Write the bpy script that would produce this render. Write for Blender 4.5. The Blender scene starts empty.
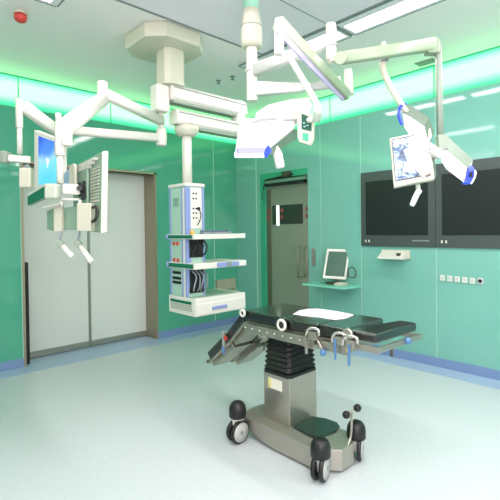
import bpy, bmesh, math, random
from mathutils import Vector, Matrix
random.seed(4)
V = Vector
scn = bpy.context.scene
col = scn.collection

# ------------------------------------------------------------------ camera (solved from the room's lines)
FPX, CY = 431.388, 235.707
ROLL, PITCH, YAW = -0.01287, -0.01306, 0.7519
YB, XR, ZC, ZG = 5.2586, 4.6286, 3.24, 2.891      # back wall, right wall, ceiling, top of the glass
XL, YF = -1.7, -1.9                               # walls behind the camera
CAM = V((0, 0, 1.5))
F = V((math.sin(YAW)*math.cos(PITCH), math.cos(YAW)*math.cos(PITCH), math.sin(PITCH)))
_r = V((math.cos(YAW), -math.sin(YAW), 0)); _u = _r.cross(F)
RT = _r*math.cos(ROLL) + _u*math.sin(ROLL)
UP = -_r*math.sin(ROLL) + _u*math.cos(ROLL)
cam_d = bpy.data.cameras.new('camera'); cam = bpy.data.objects.new('camera', cam_d); col.objects.link(cam)
cam.matrix_world = Matrix(((RT.x, UP.x, -F.x, CAM.x), (RT.y, UP.y, -F.y, CAM.y), (RT.z, UP.z, -F.z, CAM.z), (0, 0, 0, 1)))
cam_d.sensor_width = 36; cam_d.lens = FPX/500*36; cam_d.shift_y = (CY-250)/500
cam_d.clip_start = .02
scn.camera = cam

def ray(x, y): return F + RT*((x-250)/FPX) - UP*((y-CY)/FPX)
def at(x, y, d): return CAM + ray(x, y)*d            # point at forward depth d
def onX(x, y, X): r = ray(x, y); return CAM + r*(X/r.x)
def onY(x, y, Y): r = ray(x, y); return CAM + r*(Y/r.y)
def onZ(x, y, Z): r = ray(x, y); return CAM + r*((Z-1.5)/r.z)

# ------------------------------------------------------------------ materials
def lin(c):
    return tuple(((v/255)/12.92 if v/255 <= .04045 else ((v/255+.055)/1.055)**2.4) for v in c)
def mat(name, rgb, rough=.4, metal=0, coat=0, noise=0, nscale=60, emit=None, estr=0, spec=.5):
    m = bpy.data.materials.new(name); m.use_nodes = True
    nt = m.node_tree; b = nt.nodes['Principled BSDF']
    c = (*lin(rgb), 1)
    b.inputs['Base Color'].default_value = c
    b.inputs['Roughness'].default_value = rough; b.inputs['Metallic'].default_value = metal
    b.inputs['Coat Weight'].default_value = coat; b.inputs['Coat Roughness'].default_value = .13; b.inputs['Specular IOR Level'].default_value = spec
    if emit:
        b.inputs['Emission Color'].default_value = (*lin(emit), 1); b.inputs['Emission Strength'].default_value = estr
    # every surface gets a faint procedural unevenness
    tc = nt.nodes.new('ShaderNodeTexCoord'); nz = nt.nodes.new('ShaderNodeTexNoise')
    nz.inputs['Scale'].default_value = nscale; nz.inputs['Detail'].default_value = 4
    mx = nt.nodes.new('ShaderNodeMix'); mx.data_type = 'RGBA'; mx.blend_type = 'MULTIPLY'
    mx.inputs[0].default_value = noise or .06
    mx.inputs[6].default_value = c
    nt.links.new(tc.outputs['Object'], nz.inputs['Vector']); nt.links.new(nz.outputs['Fac'], mx.inputs[7])
    ramp = nt.nodes.new('ShaderNodeMapRange'); ramp.inputs[1].default_value = .3; ramp.inputs[2].default_value = .7
    ramp.inputs[3].default_value = .55; ramp.inputs[4].default_value = 1.0
    nt.links.new(nz.outputs['Fac'], ramp.inputs[0]); nt.links.new(ramp.outputs[0], mx.inputs[7])
    nt.links.new(mx.outputs[2], b.inputs['Base Color'])
    return m
def emission(name, rgb, s):
    m = bpy.data.materials.new(name); m.use_nodes = True; nt = m.node_tree
    b = nt.nodes['Principled BSDF']; b.inputs['Base Color'].default_value = (.8, .8, .8, 1)
    b.inputs['Emission Color'].default_value = (*rgb, 1); b.inputs['Emission Strength'].default_value = s
    return m
M = {}
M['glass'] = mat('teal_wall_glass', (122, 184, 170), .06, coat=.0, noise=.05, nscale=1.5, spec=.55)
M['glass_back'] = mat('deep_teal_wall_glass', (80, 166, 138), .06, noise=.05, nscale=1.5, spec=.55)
M['ceiling'] = mat('ceiling_paint', (244, 238, 236), .6)
M['ceil_panel'] = mat('ceiling_filter_panel', (232, 228, 234), .5)
M['dark_trim'] = mat('grey_ceiling_trim', (128, 140, 136), .5)
M['plain'] = mat('plain_wall_paint', (200, 210, 205), .5)
M['floor'] = mat('floor_vinyl', (194, 203, 205), .27, noise=.16, nscale=45)
M['plinth'] = mat('blue_plinth', (120, 146, 186), .4, noise=.15, nscale=60)
M['strip'] = mat('light_blue_floor_strip', (160, 184, 208), .35)
M['seam'] = mat('pale_joint', (165, 210, 190), .4)
M['door'] = mat('door_laminate', (212, 216, 210), .35, noise=.03, nscale=2)
M['steel'] = mat('brushed_steel', (176, 172, 160), .3, .85, noise=.12, nscale=30)
M['frame_steel'] = mat('door_frame_steel', (160, 152, 130), .38, .55, noise=.1, nscale=12)
M['dark_steel'] = mat('dark_steel', (88, 84, 74), .4, .6)
M['black'] = mat('black_rubber', (20, 21, 22), .45, noise=.2)
M['gap'] = mat('black_gap', (14, 15, 14), .7)
M['pad'] = mat('black_vinyl_pad', (13, 14, 14), .3, noise=.2, coat=1, spec=.5)
M['bellows'] = mat('black_bellows', (17, 18, 18), .5)
M['white'] = mat('white_enamel', (218, 217, 207), .32)
M['cream'] = mat('cream_enamel', (206, 204, 186), .35)
M['lamp'] = mat('lamp_white', (228, 227, 225), .25)
M['lampgrey'] = mat('lamp_grey', (146, 160, 146), .35)
M['blue'] = mat('blue_plastic', (46, 70, 205), .3, emit=(40, 70, 230), estr=.25)
M['lav'] = mat('lavender_trim', (150, 150, 215), .35)
M['bluebar'] = mat('blue_edge_profile', (134, 150, 200), .35)
M['bolt'] = mat('polished_steel', (205, 202, 194), .25, .75)
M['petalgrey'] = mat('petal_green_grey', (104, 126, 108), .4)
M['panelgreen'] = mat('control_panel_green', (22, 84, 66), .3)
M['tvframe'] = mat('screen_bezel', (74, 84, 82), .4, .2)
M['tvglass'] = mat('screen_glass', (34, 41, 40), .3, spec=.3)
M['side_green'] = mat('pale_green_panel', (132, 164, 142), .4)
M['deep_green'] = mat('deep_green_gloss', (30, 110, 82), .12)
M['red'] = mat('red_plastic', (196, 58, 52), .4)
M['orange'] = mat('orange_plastic', (230, 160, 60), .4)
M['greyplastic'] = mat('grey_plastic', (128, 138, 142), .4)
M['yellow'] = mat('yellow_sticker', (225, 205, 110), .5)
M['sticker'] = mat('white_sticker', (222, 220, 205), .5)
M['knobblue'] = mat('blue_lever', (80, 122, 168), .35)
M['teal_shelf'] = mat('teal_shelf', (128, 208, 186), .25)
M['pull'] = mat('pull_bar', (150, 150, 128), .3, .4)
M['diffuser'] = emission('diffuser', (1, .92, .94), 19)
M['glassdoor'] = mat('tinted_door_glass', (142, 152, 134), .1, .2, noise=.12, nscale=3)
M['doorwin'] = mat('door_window_glass', (52, 60, 50), .05, noise=.1, nscale=6)

def cove_mat():
    m = bpy.data.materials.new('backlit_cove_panel'); m.use_nodes = True; nt = m.node_tree
    b = nt.nodes['Principled BSDF']; b.inputs['Base Color'].default_value = (.06, .12, .09, 1); b.inputs['Roughness'].default_value = .3
    g = nt.nodes.new('ShaderNodeNewGeometry'); sp = nt.nodes.new('ShaderNodeSeparateXYZ')
    nt.links.new(g.outputs['Position'], sp.inputs[0])
    mr = nt.nodes.new('ShaderNodeMapRange'); mr.inputs[1].default_value = ZG; mr.inputs[2].default_value = ZC
    nt.links.new(sp.outputs['Z'], mr.inputs[0])
    cr = nt.nodes.new('ShaderNodeValToRGB'); e = cr.color_ramp.elements      # tubes behind the panel: bright middle, green rims
    e[0].position = 0; e[0].color = (.006, .20, .08, 1)
    e[1].position = 1; e[1].color = (.03, .45, .18, 1)
    for pos, c in ((.10, (.02, .40, .17, 1)), (.34, (.25, 1, .31, 1)), (.74, (.26, 1, .315, 1)), (.92, (.08, .7, .24, 1))):
        x = e.new(pos); x.color = c
    nt.links.new(mr.outputs[0], cr.inputs[0]); nt.links.new(cr.outputs[0], b.inputs['Emission Color'])
    b.inputs['Emission Strength'].default_value = 2.4
    return m
M['cove'] = cove_mat()

M['fill_cove'] = emission('fill_cove_panel', (1, .93, .95), 2.6)  # white glow added on the unseen walls to brighten the ceiling
def screen_mat(name, stops, s, scale=6, axis='Z', z0=0, z1=1):
    m = bpy.data.materials.new(name); m.use_nodes = True; nt = m.node_tree
    b = nt.nodes['Principled BSDF']; b.inputs['Base Color'].default_value = (.03, .04, .04, 1); b.inputs['Roughness'].default_value = .15
    g = nt.nodes.new('ShaderNodeNewGeometry'); sp = nt.nodes.new('ShaderNodeSeparateXYZ'); nt.links.new(g.outputs['Position'], sp.inputs[0])
    mr = nt.nodes.new('ShaderNodeMapRange'); mr.inputs[1].default_value = z0; mr.inputs[2].default_value = z1
    nt.links.new(sp.outputs['Z'], mr.inputs[0])
    nz = nt.nodes.new('ShaderNodeTexNoise'); nz.inputs['Scale'].default_value = scale; nt.links.new(g.outputs['Position'], nz.inputs['Vector'])
    ad = nt.nodes.new('ShaderNodeMath'); ad.operation = 'MULTIPLY_ADD'; ad.inputs[1].default_value = .5; nt.links.new(nz.outputs['Fac'], ad.inputs[0])
    sb = nt.nodes.new('ShaderNodeMath'); sb.operation = 'SUBTRACT'; sb.inputs[1].default_value = .25; nt.links.new(mr.outputs[0], sb.inputs[0])
    nt.links.new(sb.outputs[0], ad.inputs[2])
    cr = nt.nodes.new('ShaderNodeValToRGB'); e = cr.color_ramp.elements
    e[0].position = stops[0][0]; e[0].color = (*lin(stops[0][1]), 1); e[1].position = stops[-1][0]; e[1].color = (*lin(stops[-1][1]), 1)
    for p, c in stops[1:-1]: x = e.new(p); x.color = (*lin(c), 1)
    nt.links.new(ad.outputs[0], cr.inputs[0]); nt.links.new(cr.outputs[0], b.inputs['Emission Color']); b.inputs['Emission Strength'].default_value = s
    return m

# ------------------------------------------------------------------ mesh helpers
class MB:
    def __init__(s): s.bm = bmesh.new()
    def ring(s, pts): return [s.bm.verts.new(p) for p in pts]
    def loft(s, rings, smooth=False, cap=True, closed=False):
        rs = [s.ring(r) for r in rings]; n = len(rs[0]); fs = []
        pairs = list(zip(rs, rs[1:])) + ([(rs[-1], rs[0])] if closed else [])
        for a, b in pairs:
            for i in range(n):
                f = s.bm.faces.new((a[i], a[(i+1) % n], b[(i+1) % n], b[i])); f.smooth = smooth
        if cap and not closed:
            s.bm.faces.new(rs[0][::-1]); s.bm.faces.new(rs[-1])
        return s
    def box(s, lo, hi):
        (x0, y0, z0), (x1, y1, z1) = lo, hi
        return s.loft([[(x0, y0, z0), (x1, y0, z0), (x1, y1, z0), (x0, y1, z0)], [(x0, y0, z1), (x1, y0, z1), (x1, y1, z1), (x0, y1, z1)]])
    def obox(s, c, ax, ay, az):
        """box centred at c with half-axis vectors"""
        c, ax, ay, az = V(c), V(ax), V(ay), V(az)
        q = lambda k: [c-ax-ay+az*k, c+ax-ay+az*k, c+ax+ay+az*k, c-ax+ay+az*k]
        return s.loft([q(-1), q(1)])
    def bar(s, p0, p1, w0, h0, w1=None, h1=None, up=(0, 0, 1), rnd=0):
        """rectangular (or rounded) beam from p0 to p1"""
        p0, p1 = V(p0), V(p1); w1 = w0 if w1 is None else w1; h1 = h0 if h1 is None else h1
        d = (p1-p0).normalized(); sx = d.cross(V(up)).normalized(); sz = sx.cross(d).normalized()
        def q(p, w, h):
            if not rnd: o = [(-1, -1), (1, -1), (1, 1), (-1, 1)]
            else:
                o = []
                for a in range(16):
                    t = 2*math.pi*(a+.5)/16; c_, s_ = math.cos(t), math.sin(t); k = rnd
                    o.append((math.copysign(abs(c_)**k, c_), math.copysign(abs(s_)**k, s_)))
            return [p+sx*(w/2*a)+sz*(h/2*b) for a, b in o]
        return s.loft([q(p0, w0, h0), q(p1, w1, h1)], smooth=bool(rnd))
    def cyl(s, p0, p1, r0, r1=None, n=20, smooth=True):
        p0, p1 = V(p0), V(p1); r1 = r0 if r1 is None else r1
        return s.tube([p0, p1], [r0, r1], n, smooth)
    def tube(s, pts, r, n=12, smooth=True):
        pts = [V(p) for p in pts]; rr = r if isinstance(r, (list, tuple)) else [r]*len(pts)
        rings = []; prev = None
        for i, p in enumerate(pts):
            d = (pts[min(i+1, len(pts)-1)]-pts[max(i-1, 0)]).normalized()
            if prev is None:
                a = d.cross(V((0, 0, 1)));
                if a.length < 1e-3: a = d.cross(V((1, 0, 0)))
            else: a = prev-d*prev.dot(d)
            a.normalize(); prev = a; b = d.cross(a)
            rings.append([p+(a*math.cos(2*math.pi*k/n)+b*math.sin(2*math.pi*k/n))*rr[i] for k in range(n)])
        return s.loft(rings, smooth)
    def lathe(s, base, prof, axis=(0, 0, 1), n=24):
        """prof: list of (radius, height)"""
        base, ax = V(base), V(axis).normalized()
        return s.tube_l([base+ax*h for _, h in prof], [max(r, .0005) for r, _ in prof], ax, n)
    def tube_l(s, pts, rr, ax, n):
        a = ax.cross(V((0, 0, 1)));
        if a.length < 1e-3: a = V((1, 0, 0))
        a.normalize(); b = ax.cross(a)
        return s.loft([[p+(a*math.cos(2*math.pi*k/n)+b*math.sin(2*math.pi*k/n))*r for k in range(n)] for p, r in zip(pts, rr)], True)
    def prism(s, pts, vec):
        vec = V(vec); return s.loft([[V(p) for p in pts], [V(p)+vec for p in pts]])
    def quad(s, pts): s.bm.faces.new(s.ring(pts)); return s
    def torus(s, c, ax, R, r, n=20, k=8):
        c, ax = V(c), V(ax).normalized(); a = ax.cross(V((0, 0, 1)))
        if a.length < 1e-3: a = V((1, 0, 0))
        a.normalize(); b = ax.cross(a); rings = []
        for i in range(n):
            t = 2*math.pi*i/n; d = a*math.cos(t)+b*math.sin(t)
            rings.append([c+d*(R+r*math.cos(2*math.pi*j/k))+ax*(r*math.sin(2*math.pi*j/k)) for j in range(k)])
        return s.loft(rings, True, closed=True)
    def done(s, name, m, parent=None, bevel=0, base=None):
        bmesh.ops.recalc_face_normals(s.bm, faces=s.bm.faces[:])
        w = V((0, 0, 0)); p = parent
        while p is not None: w += p.location; p = p.parent
        if base is not None: w = V(base)
        for v in s.bm.verts: v.co -= w
        me = bpy.data.meshes.new(name); s.bm.to_mesh(me); s.bm.free()
        me.materials.append(M[m] if isinstance(m, str) else m)
        o = bpy.data.objects.new(name, me); col.objects.link(o)
        if parent: o.parent = parent
        elif base is not None: o.location = base
        if bevel:
            b = o.modifiers.new('bevel', 'BEVEL'); b.width = bevel; b.segments = 2; b.limit_method = 'ANGLE'; b.angle_limit = math.radians(50)
        return o
def tag(o, label, cat, group=None):
    o['label'] = label; o['category'] = cat
    if group: o['group'] = group
    return o
def thing(name, loc, label, cat, group=None):
    o = bpy.data.objects.new(name, None); o.empty_display_size = .1; o.location = loc; col.objects.link(o)
    return tag(o, label, cat, group)
def struct(o): o['kind'] = 'structure'; return o
def copy_thing(o, parent=None):
    c = o.copy(); col.objects.link(c)
    if parent: c.parent = parent
    for ch in [k for k in bpy.data.objects if k.parent == o]: copy_thing(ch, c)
    return c
def smooth_curve(ctrl, n=6):
    out = []; P = [V(p) for p in ctrl]
    for i in range(len(P)-1):
        p0 = P[max(i-1, 0)]; p1 = P[i]; p2 = P[i+1]; p3 = P[min(i+2, len(P)-1)]
        for k in range(n):
            t = k/n
            out.append(.5*((2*p1)+(p2-p0)*t+(2*p0-5*p1+4*p2-p3)*t*t+(3*p1-p0-3*p2+p3)*t**3))
    out.append(P[-1]); return out

# ================================================================== THE ROOM
struct(MB().box((XL-.1, YF-.1, -.1), (XR+.1, YB+.6, 0)).done('floor', 'floor'))
struct(MB().box((XL-.1, YF-.1, ZC), (XR+.1, YB+.1, ZC+.1)).done('ceiling', 'ceiling'))
# back wall with the opening of the sliding door
DX0, DX1, DH = 1.50, 3.115, 2.28
w = MB()
w.box((XL-.1, YB, 0), (DX0-.05, YB+.1, ZG)); w.box((DX1+.0, YB, 0), (XR+.1, YB+.1, ZG)); w.box((DX0-.05, YB, DH), (DX1, YB+.1, ZG))
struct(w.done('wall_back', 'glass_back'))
# right wall with the opening of the glass door
GY0, GY1, GH = 3.78, 4.70, 2.345
w = MB()
w.box((XR, YF-.1, 0), (XR+.1, GY0, ZG)); w.box((XR, GY1, 0), (XR+.1, YB+.1, ZG)); w.box((XR, GY0, GH), (XR+.1, GY1, ZG))
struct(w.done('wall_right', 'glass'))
struct(MB().box((XL-.1, YF-.1, 0), (XL, YB+.1, ZG)).done('wall_left', 'plain'))
struct(MB().box((XL, YF-.1, 0), (XR+.1, YF, ZG)).done('wall_front', 'plain'))
# backlit cove band on the two glass walls
struct(MB().box((XL, YB, ZG), (XR+.1, YB+.1, ZC)).done('trim_1', 'cove'))
struct(MB().box((XR, YF, ZG), (XR+.1, YB, ZC)).done('trim_2', 'cove'))
struct(MB().box((XL-.1, YF-.1, ZG), (XL, YB+.1, ZC)).done('unseen_fill_band_9', 'fill_cove'))  # bands behind the camera, out of view, glowing white as added fill
struct(MB().box((XL, YF-.1, ZG), (XR+.1, YF, ZC)).done('unseen_fill_band_10', 'fill_cove'))
# joints between wall panels and between cove panels
w = MB()
for x, z0 in ((1.422, .1), (4.158, .1)): w.box((x-.007, YB-.003, z0), (x+.007, YB, ZG))
struct(w.done('trim_3', 'seam'))
w = MB()
for y, z0, hw in ((4.792, .1, .012), (3.56, .1, .003), (2.945, .1, .004), (2.02, .1, .004)): w.box((XR-.003, y-hw, z0), (XR, y+hw, ZG))
struct(w.done('trim_4', 'seam'))
w = MB()
for x in (1.422, 2.5): w.box((x-.006, YB-.003, ZG), (x+.006, YB, ZC))
for y in (3.392, 2.03, 4.7): w.box((XR-.003, y-.006, ZG), (XR, y+.006, ZC))
w.box((XL, YB-.014, ZC-.012), (XR, YB, ZC)); w.box((XR-.014, YF, ZC-.012), (XR, YB-.014, ZC))
struct(w.done('trim_5', mat('cove_joint', (60, 190, 140), .4)))
# blue plinth and the light blue border on the floor
w = MB(); w.box((XL, YB-.006, 0), (DX0-.07, YB, .1)); w.box((DX1+.03, YB-.006, 0), (XR, YB, .1)); struct(w.done('baseboard_back', 'plinth'))
w = MB(); w.box((XR-.006, YF, 0), (XR, GY0-.02, .1)); w.box((XR-.006, GY1+.02, 0), (XR, YB, .1)); struct(w.done('baseboard_right', 'plinth'))
w = MB(); w.prism([(XL, YB-.262, 0), (XR-.262, YB-.262, 0), (XR-.262, YF, 0), (XR, YF, 0), (XR, YB+.29, 0), (XL, YB+.29, 0)], (0, 0, .002)); struct(w.done('trim_6', 'strip'))
# central filter ceiling with a dark surround
PX0, PX1, PY0, PY1 = 1.30, 3.02, .3, 3.02
struct(MB().box((PX0, PY0, ZC-.006), (PX1, PY1, ZC)).done('trim_7', 'ceil_panel'))
w = MB(); t = .022
w.box((PX0-t, PY1, ZC-.012), (PX1+t, PY1+t, ZC)); w.box((PX1, PY0, ZC-.012), (PX1+t, PY1, ZC)); w.box((PX0-t, PY0, ZC-.012), (PX0, PY1, ZC))
w.box((PX0, 2.217, ZC-.009), (PX1, 2.225, ZC)); w.box((2.16, PY0, ZC-.009), (2.166, 2.217, ZC))
struct(w.done('trim_8', 'dark_trim'))

# ---- sliding door in the back wall
LY = YB+.27
d = bpy.data.objects.new('door_1', None); d.location = (DX0, YB, 0); col.objects.link(d); struct(d)
MX = onY(89, 270, LY).x
for x0, x1 in ((DX0-.02, MX-.01), (MX+.01, DX1+.06)):
    lf = MB().box((x0, LY, .012), (x1, LY+.04, 2.3)).done('door_leaf', 'door', d)
    MB().box((x0, LY-.004, .012), (x1, LY, .085)).done('kick_rail', 'steel', lf)
w = MB(); w.box((MX-.018, LY-.006, .012), (MX+.018, LY+.03, 2.3)); w.box((MX-.004, LY-.009, .012), (MX+.004, LY-.006, 2.3)); w.done('meeting_stile', mat('stile_grey', (140, 146, 134), .4, .3), d)
w = MB(); w.box((DX1-.0, YB-.012, 0), (DX1+.03, YB+.3, DH+.03)); w.box((DX1-.002, YB-.001, 0), (DX1, YB+.29, DH))
w.box((DX0-.06, YB-.012, DH), (DX1+.03, YB+.3, DH+.03)); w.done('door_frame', 'frame_steel', d)
w = MB(); w.box((DX0-.075, YB-.012, 0), (DX0-.05, YB+.3, DH+.03)); w.done('door_jamb', 'frame_steel', d)
MB().box((DX0-.05, YB+.01, .02), (DX0-.008, LY-.005, onY(26, 262, YB+.1).z)).done('edge_seal', 'gap', d)
# dim space behind the opening is closed by the leaves
struct(MB().box((DX0-.2, YB+.4, 0), (DX1+.2, YB+.45, 2.5)).done('wall_corridor', 'plain'))

# ---- glass door in the right wall
d = bpy.data.objects.new('door_2', None); d.location = (XR, GY0, 0); col.objects.link(d); struct(d)
MB().box((XR+.05, GY0, .01), (XR+.09, GY1, GH)).done('door_leaf', 'glassdoor', d)
w = MB(); w.box((XR-.008, GY1-.09, 0), (XR+.05, GY1, GH)); w.box((XR-.008, GY0, GH-.09), (XR+.05, GY1-.09, GH)); w.done('door_frame', mat('green_frame', (60, 168, 128), .25), d)
MB().box((XR+.035, GY1-.17, .01), (XR+.05, GY1-.09, GH-.25)).done('door_stile', mat('greenish_stile', (100, 104, 84), .3, .3), d)
win = MB().box((XR+.043, GY0+.13, 1.58), (XR+.05, GY1-.2, 1.86)).done('door_window', 'doorwin', d)
MB().box((XR+.03, GY1-.345, 1.56), (XR+.044, GY1-.295, 1.86)).done('pane_glow_strip', emission('door_pane_glow', (.9, .92, .85), .8), win)  # pale strip on the pane, its brightness put in as emission
redm = mat('red_lettering', (190, 70, 84), .5)
w = MB()
for yy in (GY1-.13, GY1-.40, GY0+.06):
    for zz in (1.69, 1.79):
        w.box((XR+.030 if yy > GY1-.17 else XR+.041, yy-.03, zz-.028), (XR+.036 if yy > GY1-.17 else XR+.0435, yy+.03, zz-.016))
        w.box((XR+.030 if yy > GY1-.17 else XR+.041, yy-.025, zz), (XR+.036 if yy > GY1-.17 else XR+.0435, yy+.025, zz+.012))
        w.box((XR+.030 if yy > GY1-.17 else XR+.041, yy-.006, zz-.03), (XR+.036 if yy > GY1-.17 else XR+.0435, yy+.006, zz+.03))
w.done('red_marking', redm, d)
w = MB(); w.tube([(XR-.02, GY0+.17, .84), (XR-.02, GY0+.17, 1.26), (XR-.02, GY0+.01, 1.26), (XR-.02, GY0+.01, .84), (XR-.02, GY0+.17, .84)], .012, 8)
for z in (.87, 1.23): w.cyl((XR-.02, GY0+.09, z), (XR+.05, GY0+.09, z), .008)
w.done('pull_handle', 'pull', d)
w = MB(); w.box((XR-.05, GY0+.03, 2.15), (XR+.03, GY1-.12, 2.185)); w.bar((XR-.06, GY1-.15, 2.235), (XR-.06, GY0+.22, 2.275), .02, .022)
w.done('door_closer', 'black', d)
MB().box((XR-.075, GY0+.28, 2.25), (XR-.01, GY0+.42, 2.33)).done('closer_box', 'dark_steel', d, .008)
w = MB(); w.box((XR-.056, GY0+.02, 2.187), (XR+.02, GY1-.16, 2.225)); w.done('closer_rail', mat('rail_grey_green', (120, 160, 140), .3, .3), d)
w = MB(); w.tube(smooth_curve([(XR-.05, GY1-.14, 2.2), (XR-.04, GY1-.1, 2.12), (XR-.03, GY1-.07, 2.0), (XR-.02, GY1-.10, 1.93)]), .006, 6); w.done('closer_cable', 'black', d)

# ================================================================== CEILING THINGS
def fixture(x0, x1, y0, y1, dx0, dx1, label):
    t = thing('ceiling_light', ((x0+x1)/2, (y0+y1)/2, ZC-.02), label, 'ceiling light', 'recessed strip lights of the ceiling')
    w = MB(); e = .028
    for a, b in (((x0, y0), (dx0, y1)), ((dx1, y0), (x1, y1)), ((dx0, y0), (dx1, y0+e)), ((dx0, y1-e), (dx1, y1))):
        w.box((a[0], a[1], ZC-.012), (b[0], b[1], ZC))
    w.done('light_frame', 'ceil_panel', t)
    w = MB()
    for a, b in (((x0-.012, y0), (x0, y1)), ((x1, y0), (x1+.012, y1)), ((x0, y1), (x1, y1+.012)), ((x0, y0-.012), (x1, y0))):
        w.box((a[0], a[1], ZC-.014), (b[0], b[1], ZC))
    w.done('frame_edge', 'dark_trim', t)
    MB().box((dx0, y0+e, ZC-.009), (dx1, y1-e, ZC-.001)).done('diffuser', 'diffuser', t)
fixture(3.06, 3.345, 2.215, 3.40, 3.14, 3.31, 'white strip light beyond the surgical lamp stem, far half of the bright strip')
fixture(3.06, 3.345, 1.03, 2.17, 3.14, 3.31, 'long white strip light at the top edge above the right lamp arm')
fixture(.93, 1.205, 2.215, 3.42, .98, 1.15, 'strip light in the ceiling corner near the red detector')

p0 = onZ(20.5, 12, ZC)
t = thing('smoke_detector', p0, 'small round red smoke detector on the ceiling', 'smoke detector')
MB().lathe(p0, [(.052, 0), (.052, -.012), (.045, -.02)]).done('detector_base', 'cream', t)
MB().lathe(p0, [(.046, -.0201), (.05, -.045), (.04, -.07), (.02, -.082), (.001, -.084)]).done('detector_dome', 'red', t)
p0 = onZ(426, 62, ZC)
w = MB()
for k in range(5): w.box((p0.x-.05+k*.022, p0.y-.09, ZC-.01), (p0.x-.037+k*.022, p0.y+.09, ZC))
w.box((p0.x-.06, p0.y-.1, ZC-.006), (p0.x+.07, p0.y+.1, ZC))
tag(w.done('ceiling_vent', 'dark_trim', base=p0), 'small grey louvred vent on the ceiling near the right lamp arm elbow', 'vent')
for i, (px, py) in enumerate(((218.5, 80.5), (232.5, 76.5))):
    p0 = onZ(px, py, ZC); w = MB(); w.lathe(p0, [(.03, 0), (.03, -.006), (.012, -.01), (.012, -.03), (.022, -.034), (.022, -.038), (.001, -.04)], n=14)
    tag(w.done('sprinkler_head', 'greyplastic', base=p0), ('tiny ceiling sprinkler head above the twin pendant beam, nearer the pendant column', 'tiny ceiling sprinkler head next to the surgical lamp stem')[i], 'sprinkler', 'ceiling sprinkler heads')

# ================================================================== CEILING PENDANT WITH EQUIPMENT COLUMN
BY = 3.32
t = thing('supply_pendant', (2.12, 3.36, ZC-.13), 'cream ceiling pendant with twin beams carrying a shelved medical supply column', 'ceiling pendant')
cx, cy, R_, c_ = 2.13, 3.37, .30, .13
oct_ = [(cx-R_, cy-R_+c_), (cx-R_+c_, cy-R_), (cx+R_-c_, cy-R_), (cx+R_, cy-R_+c_), (cx+R_, cy+R_-c_), (cx+R_-c_, cy+R_), (cx-R_+c_, cy+R_), (cx-R_, cy+R_-c_)]
MB().prism([(x, y, ZC-.125) for x, y in oct_], (0, 0, .1245)).done('ceiling_mount', 'cream', t, .012)
ax0 = onY(158, 60, BY).x
zt = onY(170, 84, BY).z
w = MB()
x0, x1, y0, y1, k = 2.06, 2.27, BY-.09, BY+.12, .04
w.prism([(x0+k, y0, zt-.02), (x1-k, y0, zt-.02), (x1, y0+k, zt-.02), (x1, y1-k, zt-.02), (x1-k, y1, zt-.02), (x0+k, y1, zt-.02), (x0, y1-k, zt-.02), (x0, y0+k, zt-.02)], (0, 0, ZC-.125-zt+.02))
w.done('column', 'cream', t, .004)
# upper twin beam
zu0, zu1 = onY(170, 98, BY-.07).z, onY(170, 81.5, BY-.07).z
xa, xb = onY(168.5, 90, BY).x, onY(243, 110, BY).x
w = MB()
bw = .14
def beam(w, xa, xb, z0, z1, y=BY, hw=.07):
    prof = [(-hw, z0+.02), (-hw+.02, z0), (hw-.02, z0), (hw, z0+.02), (hw, z1-.03), (hw-.03, z1), (-hw+.03, z1), (-hw, z1-.03)]
    w.loft([[(xa, y+a, z) for a, z in prof], [(xb, y+a, z) for a, z in prof]])
beam(w, xa, xb, zu0, zu1)
w.done('upper_beam', 'white', t, .006)
MB().box((xa+.01, BY-.074, zu1-.040), (xb-.01, BY-.069, zu1-.032)).done('beam_groove', 'greyplastic', t)
xl0 = onY(173, 115, BY).x
zl0, zl1 = onY(185, 124, BY-.07).z, onY(185, 109.5, BY-.07).z
w = MB(); beam(w, xl0, xb+.01, zl0, zl1); w.done('lower_beam', 'white', t, .006)
MB().box((xl0+.02, BY-.074, zl1-.036), (xb-.01, BY-.069, zl1-.029)).done('beam_groove', 'greyplastic', t)
MB().box((xl0+.22, BY-.05, zl0-.025), (xb-.03, BY+.05, zl0)).done('cable_duct', 'lampgrey', t, .005)
MB().box((xa+.02, BY-.05, zu0-.022), (xb-.12, BY+.05, zu0)).done('cable_duct', 'lampgrey', t, .005)
MB().cyl((xb-.07, BY, zl0-.01), (xb-.07, BY, zu0+.02), .075, n=28).done('beam_joint', 'white', t, .006)
MB().cyl((xb-.07, BY, zu1-.004), (xb-.07, BY, zu1+.006), .06, n=28).done('joint_cap', 'white', t)
# drop post
px_ = onY(187, 160, BY).x
zpt, zpb = zl0, onY(187, 184, BY).z
w = MB(); w.lathe((px_, BY, zl0), [(.085, .0), (.112, -.005), (.112, -.045), (.085, -.085), (.06, -.092)], n=26); w.done('post_collar', 'cream', t)
MB().cyl((px_, BY, zpb-.02), (px_, BY, zl0-.06), .045, n=24).done('drop_post', 'white', t)
# supply column
CX0, CY0 = 2.20, 3.18
CX1 = onY(204.5, 230, CY0).x; CY1 = 3.45
zct = onY(187, 186, CY0).z; zcb = .80
MB().box((CX0+.006, CY0+.006, zcb), (CX1-.006, CY1-.006, zct)).done('column_body', mat('column_pale_green', (165, 200, 182), .4), t, .004)
MB().box((CX0-.006, CY0-.006, zct), (CX1+.006, CY1+.006, zct+.03)).done('column_cap', 'white', t, .006)
w = MB()
e = .022
for (x, y) in ((CX0, CY0), (CX1-e, CY0), (CX0, CY1-e)): w.box((x, y, zcb), (x+e, y+e, zct))
w.done('edge_profile', 'bluebar', t)
MB().box((CX0-.001, CY0+.05, zcb), (CX0+.008, CY0+.075, zct-.01)).done('edge_profile', 'bluebar', t)
MB().box((CX0-.001, CY0+.022, zcb), (CX0+.008, CY0+.05, zct-.01)).done('white_strip', 'white', t)
MB().box((CX0+.05, CY0-.003, 1.52), (CX1-.03, CY0+.008, zct-.01)).done('socket_panel', 'white', t, .002)
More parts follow.
